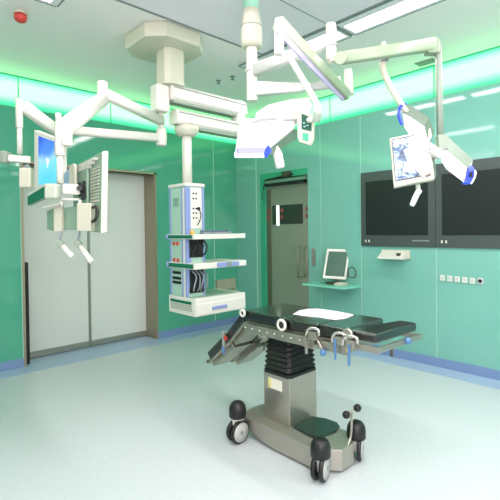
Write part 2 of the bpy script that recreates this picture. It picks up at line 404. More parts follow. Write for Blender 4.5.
MB().box((CX0+.026, CY0-.001, 1.0), (CX0+.05, CY0+.008, zct-.01)).done('edge_profile', 'bluebar', t)
w = MB()
for r, z in enumerate((1.835, 1.79, 1.70, 1.66, 1.615)):
    for c in range(2 if r not in (2, 3) else 2):
        x = CX0+.078+c*.032; MB().cyl((x, CY0-.007, z), (x, CY0+.004, z), .0085, n=12).done('socket', 'black', t)
w = MB(); w.cyl((CX0+.135, CY0-.012, 1.70), (CX0+.135, CY0+.004, 1.70), .016, n=12); w.tube(smooth_curve([(CX0+.135, CY0-.012, 1.70), (CX0+.15, CY0-.02, 1.64), (CX0+.13, CY0-.02, 1.58), (CX0+.115, CY0-.01, 1.55)]), .005, 6); w.done('gas_plug', 'black', t)
w = MB()
for r, z in enumerate((1.385, 1.235)):
    for c in range(2):
        y = CY0+.14+c*.06; MB().cyl((CX0-.006, y, z-.0), (CX0+.01, y, z), .016, n=14).done('red_outlet', 'red', t)
w = MB()
for z in (1.12, 1.07, 1.03):
    for c in range(4): MB().box((CX0-.003, CY0+.10+c*.035, z-.012), (CX0+.008, CY0+.122+c*.035, z+.012)).done('data_socket', 'black', t)
w = MB()
for k in range(3): w.box((CX0-.002, CY0+.12+k*.03, 1.72), (CX0+.008, CY0+.135+k*.03, 1.80))
w.done('gas_outlet', mat('outlet_grey_green', (120, 160, 140), .4), t)
# black hoses looped in front of the column
for (z0, z1) in ((1.26, 1.43), (.94, 1.15)):
    w = MB(); w.box((CX0+.03, CY0-.004, z0+.0), (CX1-.02, CY0+.008, z1)); w.done('recess_panel', 'black', t)
    w = MB()
    for k in range(4):
        x = CX0+.05+k*.04
        w.tube(smooth_curve([(x, CY0-.01, z1-.01), (x+.02, CY0-.045, z1-.06), (x-.01+.02*(k % 2), CY0-.05, z0+.05), (x+.01, CY0-.015, z0+.02)]), .0075, 6)
    w.done('hose', 'greyplastic' if z0 < 1 else 'black', t)
# shelves
SX1 = 2.80
def shelf(py_top, py_bot, corner_px):
    p = onX(corner_px, py_top, CX0-.008); yf = p.y; z1 = p.z; z0 = onX(corner_px, py_bot, CX0-.008).z
    s_ = MB().box((CX0-.008, yf, z0), (SX1, CY1+.01, z1)).done('shelf', 'white', t, .004)
    w = MB(); w.box((CX0-.014, yf+.02, z0+.008), (CX0-.008, CY1+.02, z1-.006)); w.done('shelf_side_rail', 'deep_green', s_)
    for x, y in ((CX0-.012, CY1+.018), (SX1+.004, yf+.02)): MB().cyl((x, y, z0-.003), (x, y, z1+.004), .012, n=12).done('rail_stop', 'bluebar', s_)
    return yf, z0, z1, s_
y1f, s1a, s1b, _s = shelf(234.5, 239.5, 193.5)
y2f, s2a, s2b, s2 = shelf(264, 270, 194.5)
MB().box((CX0+.24, y2f-.012, s2a+.006), (CX0+.50, y2f, s2b-.004)).done('shelf_grip', 'bluebar', s2, .003)
MB().box((CX0+.345, y2f-.018, s2a+.006), (CX0+.405, y2f-.012, s2b-.002)).done('shelf_latch', 'greyplastic', s2, .003)
# drawer unit at the foot
pc = onX(195.5, 299.5, CX0-.012); yd = pc.y; zd1 = pc.z; zd0 = onX(195.5, 317.5, CX0-.012).z
dx1 = onY(245.5, 300, yd).x
db = MB().box((CX0-.012, yd, zd0), (dx1, CY1+.01, zd1)).done('drawer_unit', 'white', t, .006)
MB().box((CX0-.0, yd+.06, zd1), (dx1-.05, CY1-.03, zd1+.002)).done('drawer_top_mat', 'side_green', db)
MB().box((CX0-.004, yd-.010, zd0+.008), (dx1-.008, yd, zd1-.045)).done('drawer_front', 'white', db, .004)
MB().box((CX0-.0+.16, yd-.022, zd0+.045), (CX0+.33, yd-.010, zd0+.075)).done('drawer_pull', 'bluebar', db, .005)
w = MB(); w.box((CX0-.016, yd+.06, zd1-.055), (CX0-.012, CY1-.02, zd1-.03)); w.done('side_slot', 'deep_green', db)
w = MB()
for k in range(3): w.box((CX0-.016, yd+.05, zd0+.04+k*.02), (CX0-.012, CY1-.03, zd0+.052+k*.02))
w.done('side_vent', mat('vent_grey', (170, 178, 168), .5), db)
MB().box((dx1-.02, CY1, zd1-.02), (dx1+.24, CY1+.02, zd1+.085)).done('steel_plate', 'frame_steel', t)
MB().box((dx1+.22, CY1, zd0+.02), (dx1+.24, CY1+.02, zd1-.02)).done('steel_rail', 'frame_steel', t)
MB().box((dx1-.03, CY1-.03, zd1-.06), (dx1+.22, CY1, zd1-.03)).done('plate_arm', 'frame_steel', t)
# things standing on the top shelf
b = (CX0+.33, y1f+.13, s1b)
tr = thing('instrument_rack', b, 'grey slotted instrument rack on the top shelf of the supply column', 'instrument rack')
MB().box((CX0+.12, y1f+.035, s1b+.001), (CX0+.46, y1f+.09, s1b+.018)).done('rack_tray', 'greyplastic', tr, .003)
w = MB()
for k in range(10): w.box((CX0+.125+k*.033, y1f+.045, s1b+.018), (CX0+.145+k*.033, y1f+.085, s1b+.034))
w.done('rack_slot', mat('slate_plastic', (96, 112, 128), .4), tr)
b = (CX0+.02, y1f+.06, s1b)
o = MB().lathe(b, [(.018, 0), (.02, .01), (.017, .028), (.008, .036), (.001, .037)], n=16).done('orange_cap', 'orange', base=b)
tag(o, 'small orange cap on the top shelf corner by the supply column', 'cap')

# ================================================================== MONITOR ARMS hanging from the pendant hub
HX, HY = onY(161, 120, 3.36).x, 3.36
hub = lambda py: V((HX, HY, onY(161, py, 3.36).z))
t = thing('monitor_boom', hub(83), 'white double monitor arm hanging from the left end of the pendant beam', 'monitor arm')
w = MB(); w.loft([[(HX+a, HY-b, z) for a, b in ((-.075, -.06), (-.075, .07), (xa-HX-.002, .07), (xa-HX-.002, -.06))] for z in (hub(113).z, hub(92).z, zt-.024)])
w.bm.verts.ensure_lookup_table(); w.done('hub_block', 'white', t, .018)
MB().cyl(hub(133), hub(112), .027).done('hub_post', 'white', t)
MB().lathe(hub(146), [(.034, 0), (.046, .012), (.05, .09), (.042, .15), (.03, .16)], n=22).done('hub_foot', 'white', t)
FA = 3.02
eA = at(103, 96, FA); hA = hub(121)
MB().bar(hA, eA+V((0, 0, .02)), .075, .085, .07, .075, rnd=.55).done('upper_arm', 'white', t)
MB().cyl(at(102.5, 101, FA), at(102.5, 82, FA), .036).done('elbow', 'white', t, .006)
FP = 2.5
sA = at(63, 129, FP)
MB().bar(at(103, 99, FA), sA, .075, .085, .085, .10, rnd=.5).done('spring_arm', 'white', t)
MB().cyl(at(66.5, 146, FP), at(66.5, 124, FP), .033).done('arm_knuckle', 'white', t, .005)
MB().cyl(at(60, 156, FP), at(60, 122, FP), .029, n=20).done('post_sleeve', 'white', t, .004)
MB().cyl(at(58.5, 122, FP), at(58.2, 113.5, FP), .017, n=14).done('sleeve_pin', 'white', t)
MB().cyl(at(60.3, 183.5, FP), at(60, 155, FP), .019).done('drop_post', 'white', t)
FB = 3.36
hB = hub(138); eB = at(64, 130, FB)
MB().bar(hB, eB, .065, .075, .06, .07, rnd=.5).done('lower_arm', 'white', t)
MB().cyl(at(64, 138, FB), at(64, 120, FB), .04).done('elbow', 'white', t, .006)
FQ = 3.05
MB().bar(at(62, 135, FB), at(23, 106, FQ), .07, .085, .07, .085, rnd=.5).done('spring_arm', 'white', t)
MB().cyl(at(19.5, 128, FQ), at(19, 99, FQ), .024).done('post_sleeve', 'white', t, .004)
MB().cyl(at(19.8, 153.5, FQ), at(19.5, 127, FQ), .018).done('drop_post', 'white', t)

# monitor with the blue picture
t = thing('monitor', at(30, 178, FQ), 'white framed monitor showing a blue picture on the far left arm', 'monitor', 'monitors on the pendant arms')
mB = screen_mat('blue_desktop_picture', [(0, (90, 200, 225)), (.3, (120, 215, 240)), (.5, (150, 205, 245)), (.7, (70, 130, 235)), (1, (30, 70, 215))], 1.0, 7, z0=at(45, 182, 3.0).z, z1=at(45, 138, 3.0).z)
F1, F2 = 3.02, 2.82        # near right end is closer
a0, a1, a2, a3 = at(34, 129.5, F1), at(60, 140, F2), at(60, 187, F2), at(34, 189.5, F1)
nrm = (a1-a0).cross(a3-a0).normalized()
if nrm.dot(CAM-a0) < 0: nrm = -nrm
MB().prism([a0, a1, a2, a3], -nrm*.05).done('housing', 'white', t, .006)
ins = lambda q, u, v: (a0*(1-u)+a1*u)*(1-v)+(a3*(1-u)+a2*u)*v
MB().prism([ins(0, .19, .08), ins(0, .95, .08), ins(0, .95, .93), ins(0, .19, .93)], nrm*.002).done('screen', mB, t)
# bird-like pale flourish on the picture
pc = ins(0, .56, .55)+nrm*.003
w = MB()
for ang, ln in ((80, .045), (110, .05), (60, .035), (250, .03)):
    dv = ((a1-a0).normalized()*math.cos(math.radians(ang))-(a3-a0).normalized()*math.sin(math.radians(ang)))
    sv = dv.cross(nrm)
    w.quad([pc-sv*.006, pc+dv*ln*.6-sv*.010, pc+dv*ln, pc+sv*.006])
w.done('picture_highlight', emission('pale_picture', (.75, .9, 1), .8), t)
w = MB(); w.bar(at(2, 157, FQ), at(9, 158, FQ), .08, .085); w.done('tilt_knob', 'lampgrey', t, .012)
w = MB(); w.bar(at(8, 158, FQ), at(31, 160, FQ+.05), .035, .05); w.done('bracket_arm', 'white', t, .008)
w = MB(); w.obox(at(26.5, 178, FQ+.02), RT*.04, F*.03, UP*.07); w.done('mounting_box', 'cream', t, .01)
w = MB(); w.bar(at(26, 165, FQ+.02), at(28, 170, FQ+.02), .03, .03); w.done('bracket_neck', 'greyplastic', t)

# monitor seen from behind
t = thing('monitor', at(82, 195, 2.55), 'white monitor seen from its slotted back, in front of the sliding door', 'monitor', 'monitors on the pendant arms')
b0, b1, b2, b3 = at(76, 165, 2.72), at(102, 151.5, 2.42), at(100.5, 233, 2.42), at(76, 229, 2.72)     # back face
nb = (b1-b0).cross(b3-b0).normalized()
if nb.dot(CAM-b0) < 0: nb = -nb
bk = lambda u, v: (b0*(1-u)+b1*u)*(1-v)+(b3*(1-u)+b2*u)*v
MB().prism([b0, b1, b2, b3], -nb*.035).done('housing', 'side_green', t, .005)
f1 = at(105.3, 150.5, 2.43); f2 = at(103.8, 232, 2.43)
MB().prism([b1, f1, f2, b2], -nb*.02).done('front_bezel', 'cream', t, .004)
w = MB()
for k in range(11):
    v = .17+k*.042; q = [bk(.62, v), bk(.93, v-.004), bk(.93, v+.018), bk(.62, v+.022)]
    w.prism([p+nb*.001 for p in q], nb*.004)
w.done('vent_slat', 'cream', t)
w = MB()
for r in range(3):
    for k in range(7):
        u = .12+k*.115; v = .055+r*.035-.0*u
        if r*.18+u < .98: w.prism([bk(u, v)+nb*.001, bk(u+.085, v)+nb*.001, bk(u+.055, v+.028)+nb*.001, bk(u-.03, v+.028)+nb*.001], nb*.024)
w.done('top_vent', 'white', t)
MB().prism([bk(.0, .0)+nb*.001, bk(.58, .12)+nb*.001, bk(.58, .72)+nb*.001, bk(0, .72)+nb*.001], nb*.018).done('back_cover', 'side_green', t, .006)
w = MB(); w.bar(at(62, 189, 2.47), at(80, 190, 2.52), .05, .06); w.done('tilt_arm', 'white', t, .01)
w = MB(); w.cyl(at(80.5, 189, 2.50), at(79, 191, 2.58), .02); w.bar(at(84, 181, 2.50), at(83, 200, 2.50), .016, .012, up=F); w.bar(at(79, 183, 2.50), at(85, 198, 2.50), .018, .012, up=F); w.cyl(at(79.5, 188, 2.46), at(79.5, 188, 2.50), .016); w.bar(at(75, 191, 2.5), at(81, 196, 2.53), .014, .014); w.done('tilt_hinge', 'black', t)
w = MB(); w.obox(at(52.5, 191.5, 2.45), RT*.036, F*.03, UP*.043); w.done('pivot_block', mat('pivot_grey', (184, 192, 176), .4), t, .012)
g0, g1, g2, g3 = at(27.5, 194.5, 2.62), at(45, 184, 2.46), at(45.5, 197, 2.46), at(27.5, 205.5, 2.62)
MB().prism([g0, g1, g2, g3], F*.05).done('control_box', 'deep_green', t, .004)
MB().prism([g0, g1, g1-V((0, 0, .012)), g0-V((0, 0, .012))], -F*.004).done('control_box_edge', 'white', t)
# side screen and lower boxes of the same carrier
MB().prism([at(69, 166, 2.62), at(73.5, 163, 2.58), at(75.5, 165, 2.58), at(75.5, 192, 2.58), at(69, 192, 2.62)], F*.03).done('side_screen_frame', 'cream', t, .003)
MB().prism([at(60.5, 178, 2.75), at(69, 168, 2.62), at(69, 187, 2.62), at(60.5, 188, 2.75)], F*.02).done('side_screen', screen_mat('pale_side_screen', [(0, (190, 205, 215)), (.5, (130, 170, 205)), (1, (205, 220, 225))], .5, 18, z0=1.7, z1=1.95), t)
MB().prism([at(47, 210, 2.62), at(53.5, 207.5, 2.56), at(53.5, 231, 2.56), at(47, 229.5, 2.62)], F*.05).done('carrier_side', 'side_green', t, .003)
MB().prism([at(53.5, 206, 2.55), at(61.5, 206, 2.53), at(61.5, 231.5, 2.53), at(53.5, 231.5, 2.55)], F*.04).done('carrier_front', 'cream', t, .004)
MB().prism([at(61.5, 208, 2.58), at(77, 206, 2.58), at(77, 230, 2.58), at(61.5, 230, 2.58)], F*.04).done('carrier_panel', 'side_green', t, .003)
MB().prism([at(43, 208, 2.52), at(60, 204, 2.48), at(62, 206, 2.56), at(47, 212, 2.6)], V((0, 0, .008))).done('carrier_lid', 'white', t, .002)
MB().prism([at(76.5, 203, 2.46), at(91, 203, 2.42), at(91, 231, 2.42), at(76.5, 231, 2.46)], F*.08).done('cable_box', 'cream', t, .006)
w = MB(); w.tube(smooth_curve([at(91, 208, 2.45), at(96, 207, 2.40), at(97.5, 213, 2.39), at(95, 220, 2.39), at(91, 222, 2.45)]), .009, 8); w.done('cable', 'black', t)
w = MB(); w.bar(at(62, 199, 2.50), at(79, 199.5, 2.50), .02, .012); w.tube([at(61, 200, 2.5), at(62, 207, 2.52)], .01, 8); w.tube([at(80, 200, 2.5), at(80, 206, 2.5)], .01, 8); w.done('carrier_bar', 'white', t)
for (hx, hy, kx, ky, ex, ey) in ((61.5, 231, 59.5, 241, 72.5, 257), (79.5, 231, 77.5, 241, 92, 262)):
    d = 2.5
    hk = MB().tube(smooth_curve([at(hx, hy, d), at(hx-.3, hy+4, d), at(kx, ky, d)]), .006, 8).done('handle_hook', 'greyplastic', t)
    MB().bar(at(kx-2, ky-.5, d), at(kx+3, ky+4.5, d), .032, .034, up=F).done('handle_collar', 'lampgrey', hk, .005)
    MB().tube([at(kx+2, ky+4, d), at(ex-1, ey-1, d), at(ex, ey, d)], [.014, .0165, .014], 14).done('handle_grip', 'white', hk)

# ================================================================== SURGICAL LAMPS
LF = 3.0
t = thing('surgical_lamp', onZ(250, -18, ZC), 'white surgical lamp on a thick ceiling stem, its tilted head left of the steel door', 'surgical lamp', 'surgical lamps')
stem = lambda py: V((lambda b: (b.x, b.y, at(251.8, py, LF).z))(at(251.8, 60, LF)))
bx_ = stem(0)
MB().cyl(stem(12), V((bx_.x, bx_.y, ZC)), .052).done('ceiling_tube', mat('pale_green_tube', (150, 205, 180), .35), t)
zz = lambda py: stem(py).z-stem(48).z
MB().lathe(stem(48), [(.05, 0), (.072, .006), (.074, .06), (.074, .13), (.066, .19), (.052, zz(10))], n=30).done('stem_cover', 'cream', t)
MB().torus(stem(27.5), (0, 0, 1), .0725, .003, 30, 6).done('cover_seam', 'greyplastic', t)
MB().lathe(stem(46.5), [(.045, -.008), (.06, -.006), (.06, .006), (.05, .008)], n=24).done('stem_ring', 'greyplastic', t)
MB().cyl(stem(101), stem(47), .038).done('stem', 'white', t, .003)
# lower arm of lamp one
eL = at(345, 84, 2.81)
MB().bar(stem(89), at(312, 87, 2.86), .06, .105, .05, .045, rnd=.4).done('lower_arm', 'lamp', t)
MB().bar(at(312, 87, 2.86), at(341, 82, 2.81), .05, .045, .06, .07, rnd=.4).done('lower_arm_end', 'lamp', t)
MB().tube([at(349, 95, 2.81), at(348, 70, 2.81)], [.032, .026], 18).done('arm_joint', 'white', t)
F3 = 2.32
MB().bar(at(346, 96, 2.78), at(278, 23, F3), .06, .065, .06, .07, rnd=.3).done('spring_arm', mat('spring_arm_green', (166, 180, 154), .35), t)
MB().bar(at(343.5, 98.5, 2.76), at(277, 29, F3-.03), .012, .045).done('spring_arm_strip', mat('pale_lavender', (176, 172, 206), .35), t)
MB().cyl(at(279, 55, F3), at(279.5, 19, F3), .026, n=18).done('yoke_pivot', 'white', t, .004)
MB().tube(smooth_curve([at(281, 54, F3), at(288, 56, F3), at(300, 75, F3+.02), at(313, 97, F3+.04), at(317, 105, F3+.05), at(318, 114, F3+.06), at(316, 119, F3+.08), at(309, 120, F3+.14)]), .017, 12).done('yoke', 'white', t)
MB().cyl(at(316, 122, F3+.08), at(318, 112, F3+.06), .024).done('yoke_knuckle', 'lampgrey', t, .003)
# head: front petal, rear petal, control box, handle
def slab(pts, th, name, m, parent, bevel=.006, flip=None):
    a, b, c = pts[0], pts[1], pts[-1]; n = (b-a).cross(c-a).normalized()
    if n.dot(CAM-a) < 0: n = -n
    return MB().prism(pts, -n*th).done(name, m, parent, bevel), n
q = [at(240, 119, 2.62), at(246, 117.5, 2.66), at(296, 121, 2.72), at(295, 127, 2.67), at(268, 148.5, 2.36), at(236, 149, 2.28)]
petal, n1 = slab(q, .055, 'lamp_petal', 'lamp', t, .01)
r0, r1 = at(235, 149, 2.275), at(267, 149, 2.35)
w = MB(); w.bar(at(237.5, 150.6, 2.262), at(264, 150.2, 2.335), .014, .026, up=(0, 0, 1)); w.done('petal_rim', 'lav', petal)
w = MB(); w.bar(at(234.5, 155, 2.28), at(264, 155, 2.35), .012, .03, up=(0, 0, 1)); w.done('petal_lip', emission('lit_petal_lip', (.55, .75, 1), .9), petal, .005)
w = MB(); w.bar(at(264, 155, 2.35), at(269.5, 148, 2.39), .014, .042, up=(0, 0, 1)); w.done('petal_corner', 'blue', petal, .004)
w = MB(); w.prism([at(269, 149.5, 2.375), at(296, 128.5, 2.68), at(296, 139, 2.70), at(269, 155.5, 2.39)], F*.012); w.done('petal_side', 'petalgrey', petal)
w = MB(); w.tube([at(275, 147, 2.48), at(277.5, 154, 2.48), at(280, 166, 2.48), at(280.3, 168, 2.48)], [.018, .028, .027, .022], 16); w.done('sterile_handle', 'lamp', t)
slab([at(256, 112, 2.80), at(268, 104, 2.84), at(290, 99, 2.88), at(310, 97, 2.86), at(312, 104, 2.80), at(308, 117, 2.74), at(275, 119, 2.74), at(253, 121, 2.74)], .06, 'lamp_petal', 'lamp', t, .012)
w = MB(); w.prism([at(251, 121.5, 2.57), at(262, 118.6, 2.57), at(276, 117.6, 2.57), at(276, 119.6, 2.57), at(263, 121, 2.57), at(252, 123.5, 2.57)], F*.01); w.prism([at(283, 119.5, 2.57), at(297, 119, 2.57), at(297, 120.6, 2.57), at(283, 121, 2.57)], F*.01); w.done('petal_gap', 'greyplastic', t)
cb, _n = slab([at(297, 110, 2.52), at(303, 111, 2.50), at(312.5, 116, 2.46), at(312, 139, 2.46), at(309, 145, 2.47), at(299, 142, 2.51), at(297, 137, 2.52)], .04, 'control_box', 'cream', t, .008)
slab([at(301.5, 113.5, 2.497), at(311, 117.5, 2.455), at(311, 131, 2.455), at(301.5, 129, 2.497)], .006, 'control_panel', 'panelgreen', cb, 0)
slab([at(302.5, 132.5, 2.492), at(308, 133.5, 2.468), at(308, 141, 2.468), at(302.5, 140, 2.492)], .006, 'control_grip', mat('grip_green', (70, 170, 135), .3), cb, 0)
w = MB()
for (x, y) in ((307, 119.5), (304, 123), (307.5, 125.5), (304.5, 126.5)): w.obox(at(x, y, 2.465), RT*.005, F*.003, UP*.003)
w.done('button', mat('pale_button', (150, 190, 190), .4), cb)
MB().bar(at(306, 118, 2.60), at(296, 118, 2.72), .05, .05).done('head_neck', 'cream', t, .008)

# lamp two
t = thing('surgical_lamp', stem(66)+V((0, 0, 0)), 'white surgical lamp with three petals and blue tips, hanging before the wall screens', 'surgical lamp', 'surgical lamps')
TF = 2.45
_e = at(331, 41, TF); _d = (_e-stem(71)).normalized()
MB().bar(stem(71)+_d*.045, _e, .06, .085, .055, .06, rnd=.4).done('upper_arm', 'lamp', t)
MB().torus(stem(71), (0, 0, 1), .046, .006, 24, 8).done('arm_collar', 'lamp', t)
MB().cyl(at(331.5, 60, TF), at(331, 24, TF), .029).done('arm_joint', 'cream', t, .003)
MB().torus(at(331.5, 46.5, TF), UP, .029, .003, 22, 6).done('joint_ring', 'greyplastic', t)
dsc = at(340.5, 58, TF-.02); ax = (at(350, 60, TF-.2)-at(350, 60, TF)).normalized()
MB().cyl(dsc-ax*.04, dsc+ax*.035, .034, n=24).done('joint_disc', mat('joint_green', (160, 178, 150), .35), t, .004)
MB().bar(at(329, 59, TF), at(341, 58.5, TF), .05, .04).done('joint_link', 'cream', t, .006)
F4 = 2.6
MB().bar(at(343, 58, TF), at(434, 44.5, F4), .055, .068, .06, .073, rnd=.35).done('spring_arm', mat('long_arm_green', (152, 172, 144), .35), t)
w = MB(); w.prism([at(427, 40, F4-.03), at(434.5, 34.5, F4-.03), at(440.5, 39.5, F4-.03), at(440.5, 52, F4-.03), at(428, 52, F4-.03)], F*.07); w.done('arm_elbow', mat('elbow_green', (148, 168, 140), .35), t, .008)
MB().bar(at(438.2, 44, F4), at(440.5, 140, F4), .034, .034, rnd=.5, up=F).done('drop_tube', 'lampgrey', t)
MB().tube([at(383.5, 48, 2.66), at(383.3, 42, 2.66)], [.016, .012], 14).done('arm_pin', 'cream', t)
MB().tube(smooth_curve([at(383, 58, 2.62), at(383, 66, 2.62), at(384, 73, 2.62), at(391, 88, 2.62), at(399, 101, 2.62), at(406, 112, 2.64)]), [.022]*7+[.019]*24, 12).done('side_yoke', 'cream', t)
w = MB(); w.obox(at(384, 59.5, 2.6), RT*.022, F*.02, UP*.008); w.done('yoke_clip', 'greyplastic', t)
# petals
def petal2(face, off, dF, name):
    A = [at(x, y, d) for x, y, d in face]; B = [at(x+off[0], y+off[1], d+dF) for x, y, d in face]
    return MB().loft([A, B]).done(name, 'lamp', t, .006), A, B
pA, A, B = petal2([(402, 113, 2.62), (410, 116.5, 2.6), (424, 126, 2.55), (428, 145, 2.53), (420, 147, 2.55), (412, 139, 2.58), (404, 128, 2.62)], (4.5, -8.5), .05, 'lamp_petal')
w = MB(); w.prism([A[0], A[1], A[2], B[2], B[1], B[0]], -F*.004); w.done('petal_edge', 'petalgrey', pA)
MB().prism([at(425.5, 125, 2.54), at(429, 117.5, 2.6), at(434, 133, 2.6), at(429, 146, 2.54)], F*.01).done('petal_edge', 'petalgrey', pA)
w = MB(); w.tube(smooth_curve([at(405.5, 103.5, 2.63), at(400.5, 107, 2.61), at(398.8, 114, 2.60), at(400.5, 121, 2.60), at(402.5, 124.5, 2.60)]), .010, 8); w.done('petal_tip', 'blue', pA)
pB, A, B = petal2([(440.5, 143.5, 2.55), (467.5, 168, 2.5), (465, 184, 2.5), (446, 169.5, 2.53), (440.5, 161, 2.55)], (5.5, -8), .05, 'lamp_petal')
w = MB(); w.prism([A[0], A[1], B[1], B[0]], -F*.004); w.done('petal_edge', 'petalgrey', pB)
w = MB(); w.prism([at(468, 168, 2.49), at(472, 164.5, 2.51), at(476.5, 171.5, 2.5), at(475.5, 177, 2.49), at(471.5, 184, 2.48), at(465.5, 183.5, 2.48)], F*.05); tip = w.done('petal_tip', 'blue', pB, .006)
w = MB(); w.prism([at(474.8, 169.5, 2.488), at(476.8, 172, 2.49), at(475.8, 177.5, 2.48), at(472, 184, 2.475), at(470.5, 184, 2.475), at(474.2, 176.5, 2.48)], F*.005); w.done('tip_highlight', 'lamp', pB)
w = MB(); w.obox(at(471, 174.5, 2.478), RT*.007, F*.004, UP*.015); w.done('tip_lens', 'black', pB)
w = MB()
for k in range(6): w.obox(at(449+k*2.9, 169+k*2.1, 2.525-.002-k*.004), RT*.004, F*.002, UP*.004)
w.done('rating_mark', 'greyplastic', pB)
# hub
w = MB(); w.obox(at(433, 151, 2.53), (RT*.8+UP*-.55)*.052, F*.03, (UP*.8+RT*.55)*.024); w.done('head_hub', 'lamp', t, .006)
MB().bar(at(440.8, 136, 2.58), at(442, 152, 2.56), .05, .05, up=F).done('hub_socket', 'lampgrey', t, .005)
w = MB(); w.cyl(at(430, 149, 2.49), at(430, 149, 2.51), .006, n=10); w.cyl(at(447.5, 149, 2.5), at(447.5, 149, 2.54), .006, n=10); w.done('hub_screw', 'greyplastic', t)
# third petal: open lens face towards the room
c0, c1, c2, c3 = at(389.5, 138, 2.62), at(429, 130, 2.56), at(435, 179, 2.54), at(394, 187, 2.58)
nn = (c1-c0).cross(c3-c0).normalized()
if nn.dot(CAM-c0) < 0: nn = -nn
pC = MB().prism([c0, c1, c2, c3], -nn*.05).done('lamp_petal', 'cream', t, .006)
cc = lambda u, v, o=0: (c0*(1-u)+c1*u)*(1-v)+(c3*(1-u)+c2*u)*v+nn*o
def lens_mat():
    m = bpy.data.materials.new('faceted_lens'); m.use_nodes = True; nt = m.node_tree; b = nt.nodes['Principled BSDF']; b.inputs['Roughness'].default_value = .12
    tc = nt.nodes.new('ShaderNodeTexCoord'); vo = nt.nodes.new('ShaderNodeTexNoise'); vo.inputs['Scale'].default_value = 19; vo.inputs['Detail'].default_value = 3; vo.inputs['Distortion'].default_value = 1.2
    nt.links.new(tc.outputs['Object'], vo.inputs['Vector'])
    cr = nt.nodes.new('ShaderNodeValToRGB'); e = cr.color_ramp.elements
    e[0].position = .36; e[0].color = (*lin((60, 66, 80)), 1); e[1].position = .66; e[1].color = (*lin((200, 206, 216)), 1)
    x = e.new(.44); x.color = (*lin((84, 120, 160)), 1); x = e.new(.5); x.color = (*lin((150, 172, 194)), 1)
    nt.links.new(vo.outputs['Fac'], cr.inputs[0]); nt.links.new(cr.outputs[0], b.inputs['Base Color'])
    nt.links.new(cr.outputs[0], b.inputs['Emission Color']); b.inputs['Emission Strength'].default_value = .0
    return m
MB().prism([cc(.06, .06, .001), cc(.8, .06, .001), cc(.8, .88, .001), cc(.06, .88, .001)], nn*.003).done('lens', lens_mat(), pC)
w = MB()
for u0, v0, u1, v1 in ((.045, .045, .82, .06), (.045, .045, .062, .9), (.045, .88, .72, .9)):
    w.prism([cc(u0, v0, .001), cc(u1, v0, .001), cc(u1, v1, .001), cc(u0, v1, .001)], nn*.005)
w.done('lens_border', mat('dark_lens_border', (60, 66, 72), .4), pC)
MB().prism([cc(.62, .42, .005), cc(.82, .22, .005), cc(1.0, .34, .005), cc(.93, .70, .005), cc(.80, .96, .005), cc(.70, .93, .005), cc(.55, .74, .005)], nn*.012).done('lens_hood', 'lamp', pC, .004)
MB().prism([cc(.77, .90, .017), cc(.9, .88, .017), cc(.9, .93, .017), cc(.77, .945, .017)], nn*.002).done('maker_plate', 'dark_steel', pC)
MB().prism([cc(1.0, .55, -.0), cc(1.07, .45, -.03), cc(1.07, .9, -.03), cc(1.0, 1.0, 0)], -nn*.03).done('petal_edge', 'petalgrey', pC)
hk = MB().tube([at(418, 185, 2.56), at(418.5, 192, 2.55)], .014, 10).done('handle_neck', 'lampgrey', t)
MB().tube([at(419.5, 190, 2.55), at(417, 194, 2.55), at(412.5, 204, 2.55), at(411.8, 206, 2.55)], [.018, .017, .016, .013], 12).done('sterile_handle', mat('handle_mint', (205, 220, 210), .35), t)

# ================================================================== RIGHT WALL
def wall_screen(y0, y1, z0, z1, label):
    t = thing('wall_screen', (XR, (y0+y1)/2, z0), label, 'screen', 'large wall screens')
    MB().box((XR-.022, y0, z0), (XR-.0005, y1, z1)).done('bezel', 'tvframe', t, .003)
    MB().box((XR-.026, y0+.075, z0+.132), (XR-.022, y1-.07, z1-.115)).done('screen', 'tvglass', t)
    w = MB()
    for k in range(2): w.box((XR-.027, y1-.075-k*.045, z0+.048), (XR-.022, y1-.058-k*.045, z0+.078))
    w.done('button', 'sticker', t)
    return t
s1 = wall_screen(2.022, 2.932, 1.287, 2.178, 'large black wall screen above the white wall unit, left of the pair')
s2 = wall_screen(1.105, 2.016, 1.287, 2.178, 'large black wall screen above the row of outlets, right of the pair')
w = MB()
for k in range(12): w.box((XR-.025, 2.085+k*.0165, 1.352), (XR-.022, 2.096+k*.0165, 1.366))
w.done('maker_lettering', mat('grey_lettering', (150, 158, 155), .5), s1)

# white wall unit
b = (XR, 2.50, 1.20)
t = thing('wall_dispenser', b, 'small white wedge shaped wall unit just below the left wall screen', 'wall unit')
ya, yb_ = onX(410.5, 252, XR).y, onX(382.5, 252, XR).y
z1 = onX(396, 249.8, XR).z; z0 = onX(396, 259, XR).z
w = MB(); w.box((XR-.03, ya, z0+.01), (XR-.0005, yb_, z1)); w.done('back_plate', 'cream', t, .004)
w = MB(); w.loft([[(XR-.03, y, z0), (XR-.15, y+.0, z0+.005), (XR-.15, y, z0+.022), (XR-.03, y, z1-.012)] for y in (ya+.035, yb_-.015)]); w.done('housing', 'white', t, .006)
MB().box((XR-.12, ya+.07, z0+.045), (XR-.085, ya+.11, z0+.075)).done('button', 'dark_steel', t, .003)
